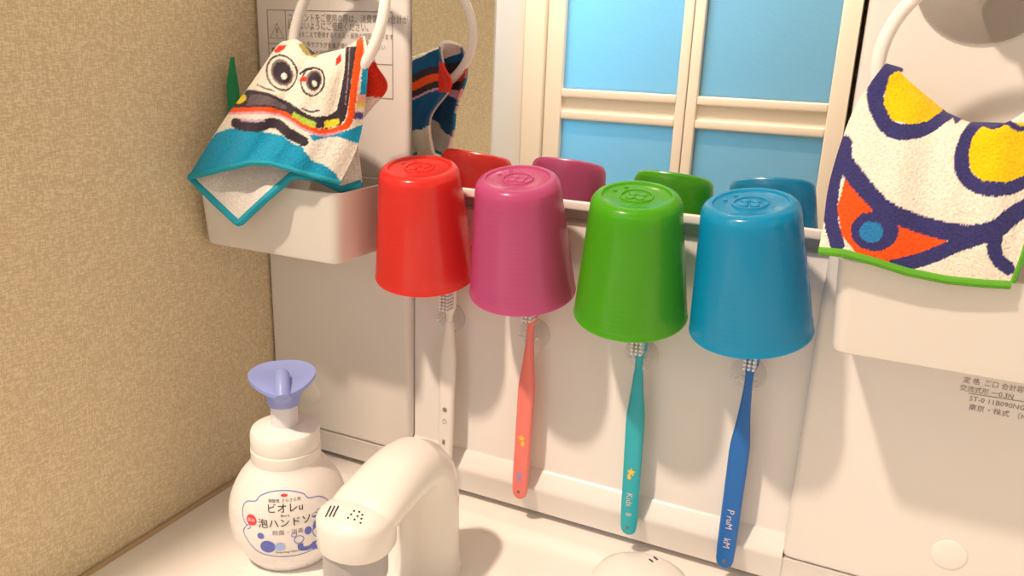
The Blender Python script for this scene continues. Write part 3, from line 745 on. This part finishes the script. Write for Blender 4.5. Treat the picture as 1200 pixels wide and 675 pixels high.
# right towel ------------------------------------------------------
def rc(p): return [(940+x/2.411, 60+y/2.411) for x, y in p]
def right_print(X, Y, U, V):
    C = np.zeros(X.shape+(3,)); C[:] = CREAM
    def put(m_, c): C[m_] = c
    P = lambda q, c: put(inpoly(X, Y, rc(q)), c)
    S = lambda q, w_, c: put(onstroke(X, Y, rc(q), w_*1.28/2.411), c)
    def E(cx, cy, rx, ry, c): put(inell(X, Y, 940+cx/2.411, 60+cy/2.411, rx/2.411, ry/2.411), c)
    S([(258, 50), (222, 88), (207, 132), (225, 192), (262, 228), (320, 226), (368, 205), (402, 182)], 36, NAVY)
    P([(245, 75), (268, 60), (300, 92), (350, 135), (392, 170), (378, 182), (350, 202), (300, 210), (252, 196), (230, 150), (236, 108)], YEL)
    S([(515, 208), (472, 240), (452, 290), (452, 340), (482, 375), (540, 390), (600, 378), (650, 350), (720, 330)], 34, NAVY)
    P([(505, 222), (540, 205), (627, 205), (740, 200), (740, 320), (627, 352), (570, 372), (512, 368), (476, 342), (468, 292), (480, 248)], YEL)
    S([(500, 208), (540, 218), (575, 205), (610, 222), (650, 215), (700, 220)], 13, NAVY)
    P([(415, 180), (448, 180), (448, 198), (430, 216), (424, 200)], NAVY)
    P([(125, 360), (160, 398), (200, 448), (270, 488), (340, 508), (418, 540), (360, 566), (300, 592), (258, 604), (200, 586), (150, 568), (115, 520), (102, 450)], ORA)
    S([(118, 262), (118, 300), (148, 350), (190, 402), (240, 450), (310, 482), (380, 502), (440, 514), (500, 514), (550, 498), (590, 465), (640, 438), (720, 410)], 40, NAVY)
    S([(122, 280), (96, 350), (84, 420), (84, 480), (100, 545)], 34, NAVY)
    S([(262, 606), (330, 590), (380, 572), (440, 546), (520, 520)], 32, NAVY)
    S([(545, 515), (540, 555), (552, 588), (580, 612)], 30, NAVY)
    E(205, 508, 66, 56, NAVY); E(196, 510, 34, 30, MBLUE)
    return C
rowsR = [
 [(960, 291, -.082), (990, 294, -.083), (1023, 303, -.083), (1065, 316, -.082), (1110, 325, -.081), (1150, 329, -.080), (1185, 331, -.079)],
 [(965, 262, -.079), (1010, 270, -.081), (1060, 280, -.081), (1120, 285, -.080), (1198, 296, -.077)],
 [(973, 215, -.073), (1020, 215, -.076), (1075, 228, -.077), (1140, 232, -.076), (1215, 240, -.072)],
 [(990, 159, -.066), (1030, 163, -.069), (1080, 178, -.071), (1140, 188, -.070), (1228, 190, -.066)],
 [(1008, 118, -.060), (1040, 122, -.062), (1085, 145, -.064), (1140, 158, -.064), (1236, 140, -.060)],
 [(1032, 83, -.0545), (1050, 87, -.055), (1072, 110, -.056), (1104, 136, -.057), (1130, 148, -.057), (1190, 150, -.057), (1246, 92, -.054)],
 [(1036, 82, -.046), (1055, 88, -.0465), (1076, 110, -.047), (1106, 136, -.047), (1132, 147, -.047), (1190, 149, -.047), (1246, 92, -.046)],
 [(1020, 130, -.036), (1080, 150, -.037), (1140, 165, -.037), (1230, 140, -.036)],
 [(1000, 200, -.034), (1070, 215, -.034), (1140, 225, -.034), (1222, 210, -.034)],
 [(992, 268, -.034), (1050, 280, -.034), (1120, 292, -.034), (1195, 298, -.034)]]
foldR = lambda U, V: (.0016*np.sin(U*11+V*5+1)+.0007*np.sin(U*27+V*9))*np.clip(V*6, 0, 1)
def right_back(X, Y, U, V):
    C = np.zeros(X.shape+(3,)); C[:] = (.80, .75, .66); return C
me, P, N = cloth(rowsR, 230, 26, .0028, right_print, right_back, foldR)
tr = thing('hand_towel', 'cream towel with yellow, navy and orange print hanging from the right ring', 'towel', tuple(P[len(P)//2, 110]))
TO = np.array(tr.location); towel_mesh(me, tr)
obj('hem', tube(bmesh.new(), P[0][::3]-TO+np.array((0, -.0012, -.001)), .0021, 8), 'hem_green', tr)['label'] = 'green stitched hem'
obj('hem', tube(bmesh.new(), P[-1][::3]-TO, .0021, 8), 'hem_green', tr)['label'] = 'green stitched hem'
sd = P[:26*5, -1][::3]-TO
obj('hem', tube(bmesh.new(), sd, .0018, 8), 'hem_green', tr)['label'] = 'green stitched hem'

# ------------------------------------------------------------------ cups
def cup_profile():
    H, Rm, Rs = .0804, .0361, .0276
    out = [(0, -.0012), (.0087, -.0012), (.0090, -.0003), (.0100, -.0003), (.0103, -.0012), (.0198, -.0016), (.0203, -.0013), (.0207, -.0001), (.0216, .0001), (.0232, -.0002), (.0250, -.0012), (.0264, -.0028), (.0272, -.0048), (Rs+.0001, -.0075)]
    for k in range(1, 13):
        t = k/12; out.append((Rs+(Rm-Rs)*t, -.0075-(H-.0075)*t))
    out += [(Rm+.0003, -H-.0006), (Rm-.0005, -H-.0010), (Rm-.0014, -H-.0004)]
    for k in range(11, -1, -1):
        t = k/12; out.append((Rs-.0014+(Rm-Rs)*t, -.0075-(H-.0075)*t))
    out += [(.0245, -.0045), (.021, -.0030), (0, -.0030)]
    return out
CUP_ME = None
def make_cup(col, tcol, label, c, tx, ty, share):
    global CUP_ME
    ax = Vector((math.sin(ty), -math.sin(tx), 1)).normalized()
    q = Vector((0, 0, 1)).rotation_difference(ax)
    t = thing('tumbler', label, 'cup', tuple(Vector(c)/100)); t.rotation_mode = 'QUATERNION'; t.rotation_quaternion = q
    t['group'] = 'upside down tumblers'
    m_ = translucent_mat('plastic_'+label.split()[0], col, share, .27, 95, .45, tcol)
    obj('cup_body', lathe(bmesh.new(), cup_profile(), 96), m_, t)
    # moulded clover and two moulding dots on the base
    bm = bmesh.new()
    for k in range(4):
        a = PI/4+k*PI/2; cx, cy = .0042*math.cos(a), .0042*math.sin(a)
        n = 20; lo = []; hi = []
        for s, z in ((1, -.0013), (.90, -.0005), (.3, -.0003)):
            lo.append([bm.verts.new((cx+.0027*s*math.cos(2*PI*i/n), cy+.0027*s*math.sin(2*PI*i/n), z)) for i in range(n)])
        for a1, b1 in zip(lo, lo[1:]):
            for i in range(n): bm.faces.new((a1[i], a1[(i+1) % n], b1[(i+1) % n], b1[i]))
        bm.faces.new(lo[-1])
    for a in (2.3, 2.9):
        lathe(bm, [(.0014, -.0012), (.0012, -.0005), (0, -.0004)], 14, cx=.0150*math.cos(a), cy=.0150*math.sin(a))
    obj('base_emblem', bm, m_, t)
    return t
cups = [((.86, .055, .045), (.92, .10, .08), 'red tumbler upside down on a suction hook, leftmost of the four cups', (-27.785, -4.344, -7.64), .214, .052, .50),
        ((.64, .13, .36), (.82, .20, .44), 'purple pink tumbler upside down above the pink toothbrush', (-20.318, -4.689, -7.62), .237, .018, .50),
        ((.10, .50, .010), (.26, .74, .02), 'green tumbler upside down above the turquoise toothbrush', (-12.49, -4.796, -7.856), .228, .036, .50),
        ((.002, .40, .68), (.002, .58, .88), 'blue tumbler upside down, rightmost of the four cups', (-5.959, -4.746, -7.555), .218, -.087, .50)]
for c in cups: make_cup(*c)

# ------------------------------------------------------------------ suction hooks that carry cup and brush
def holder(x, label, cupc):
    t = thing('suction_hook', label, 'suction hook', (x, .008, -.199), group='clear suction hooks')
    bm = lathe(bmesh.new(), [(0, .0003), (.0112, .0003), (.0120, .0009), (.0112, .0017), (.0080, .0036), (.0048, .0060), (.0036, .0075), (0, .0078)], 48)
    o = obj('suction_disc', bm, 'clear', t); o.rotation_euler = (PI/2, 0, 0)
    T = np.array((cupc[0]/100-x, cupc[1]/100-.008+.003, cupc[2]/100+.199-.0055))
    bm = bmesh.new(); tube(bm, catmull([(0, -.0060, 0), (0, -.0072, .006), (T[0]*.2, -.0085, .03), (T[0]*.6, T[1]*.62, T[2]*.65), (T[0], T[1], T[2])], 6), .0017, 10)
    obj('hook_arm', bm, 'clear', t)
    bm = bmesh.new()
    tube(bm, catmull([(-.0065, -.0135, .001), (-.0058, -.0090, -.0005), (0, -.0070, 0), (.0058, -.0090, -.0005), (.0065, -.0135, .001)], 6), .0011, 8)
    obj('brush_clip', bm, 'clear', t)
for x, lb, c in ((-.2790, 'clear suction hook holding the white toothbrush', cups[0][3]), (-.2085, 'clear suction hook holding the pink toothbrush', cups[1][3]),
                 (-.1272, 'clear suction hook holding the turquoise toothbrush', cups[2][3]), (-.0542, 'clear suction hook holding the dark blue toothbrush', cups[3][3])):
    holder(x, lb, c)

# ------------------------------------------------------------------ toothbrushes
def sec_interp(z, T): return [float(np.interp(z, T[0], r)) for r in T[1:]]
def make_brush(name_col, col, label, top, bot, marks):
    """top: neck point at z=-.196, bot: end of the handle"""
    top = np.array(top); bot = np.array(bot)
    ax = Vector(top-bot).normalized(); q = Vector((0, 0, 1)).rotation_difference(ax); L = float(np.linalg.norm(top-bot))
    t = thing('toothbrush', label, 'toothbrush', tuple(bot), group='toothbrushes'); t.rotation_mode = 'QUATERNION'; t.rotation_quaternion = q
    m_ = mat('brush_'+name_col, col, .32, .5)
    #        z          half width   half thickness
    T = ([0, .0008, .0025, .006, .015, .030, .070, .088, .094, .102, .112, .124, L-.004, L+.003, L+.006, L+.010, L+.026, L+.030, L+.0318],
         [.0020, .0038, .0052, .0060, .0063, .0064, .0065, .0066, .0064, .0055, .0043, .0033, .0026, .0026, .0034, .0049, .0050, .0040, .0018],
         [.0018, .0022, .0024, .0026, .0028, .0030, .0034, .0037, .0038, .0036, .0031, .0027, .0023, .0022, .0021, .0021, .0021, .0020, .0015])
    bm = bmesh.new(); secs = []
    zs = sorted(set(list(np.linspace(0, L+.0318, 70))+T[0]))
    for z in zs:
        w_, h_ = sec_interp(z, T); secs.append(((0, 0, z), (1, 0, 0), (0, 1, 0), w_, h_, 2.6))
    sweep(bm, secs, 28)
    obj('handle', bm, m_, t)
    bm = lathe(bmesh.new(), [(0, 0), (.0013, 0), (.0013, .0002), (0, .0002)], 20)
    o = obj('hanging_hole', bm, 'gap', t); o.rotation_euler = (PI/2, 0, 0); o.location = (0, -.00265, .0062)
    bm = bmesh.new()
    for r in range(7):
        for c in range(3):
            zc = L+.0095+r*.0026; xc = (c-1)*.0028
            lathe(bm, [(.0010, 0), (.00105, .0085), (.0008, .0090), (0, .0090)], 10, cx=xc, cy=zc)
    o = obj('bristles', bm, 'bristle', t); o.rotation_euler = (PI/2, 0, 0); o.location = (0, -.0020, 0)
    for (mn, mm_, items) in marks:
        bm = bmesh.new()
        for it in items:
            if it[0] == 't': add_text(bm, it[1], it[2], it[3], it[4], rot=it[5])
            elif it[0] == 'p': flat_poly(bm, it[1])
            else: flat_ellipse(bm, *it[1:])
        def onh(a, b):
            w_, h_ = sec_interp(b, T); u = min(.97, abs(a)/w_); return (a, -h_*(1-u**2.6)**(1/2.6)-.00025, b)
        obj(mn, remap(bm, onh), mm_, t, smooth=False)
    return t
M['foil'] = mat('foil', (.75, .62, .62), .4, .5)
M['star_yellow'] = mat('star_yellow', (.85, .55, .08), .5, .4)
M['mark_blue'] = mat('mark_blue', (.25, .35, .75), .5, .4)
def star(cx, cy, r): return ('p', [(cx+(r if k % 2 == 0 else r*.5)*math.cos(PI/2+k*PI/5), cy+(r if k % 2 == 0 else r*.5)*math.sin(PI/2+k*PI/5)) for k in range(10)])
R90 = -PI/2
make_brush('white', (.84, .80, .77), 'white toothbrush below the red tumbler, behind the faucet', at(527, 374, -.006), at(521, 548, -.008),
    [('printed_mark', 'ink_grey', [('e', .0002, .052, .0020, .0020), ('t', 'Ci', .005, .0002, .042, R90), ('p', [(-.0012, .022), (.0012, .022), (.0012, .026), (-.0012, .026)])])])
make_brush('pink', (.86, .22, .19), 'pink toothbrush with a yellow mark below the purple pink tumbler', at(622, 386, -.006), at(608.5, 583, -.008),
    [('yellow_mark', 'star_yellow', [star(.0, .052, .0032), ('e', .0010, .0475, .0016, .0022)]), ('blue_mark', 'mark_blue', [('e', -.0002, .0205, .0016, .0024), ('e', .0006, .0165, .0012, .0012)])])
make_brush('turquoise', (.02, .42, .52), 'turquoise toothbrush with a yellow star below the green tumbler', at(749, 425, -.006), at(736, 625, -.008),
    [('yellow_mark', 'star_yellow', [star(.0003, .0510, .0034), ('e', -.0010, .0470, .0014, .0020)]), ('lettering', 'foil', [('t', 'Kids', .0062, .0, .0290, R90), ('t', 'B', .0055, .0, .0170, R90)])])
make_brush('blue', (.008, .14, .50), 'dark blue toothbrush below the blue tumbler', at(878, 443, -.006), at(848, 664, -.008),
    [('lettering', 'foil', [('t', 'P', .0068, .0, .0450, R90), ('t', 'ruM', .0062, .0, .0365, R90), ('t', 'kM', .0065, .0, .0205, R90)])])
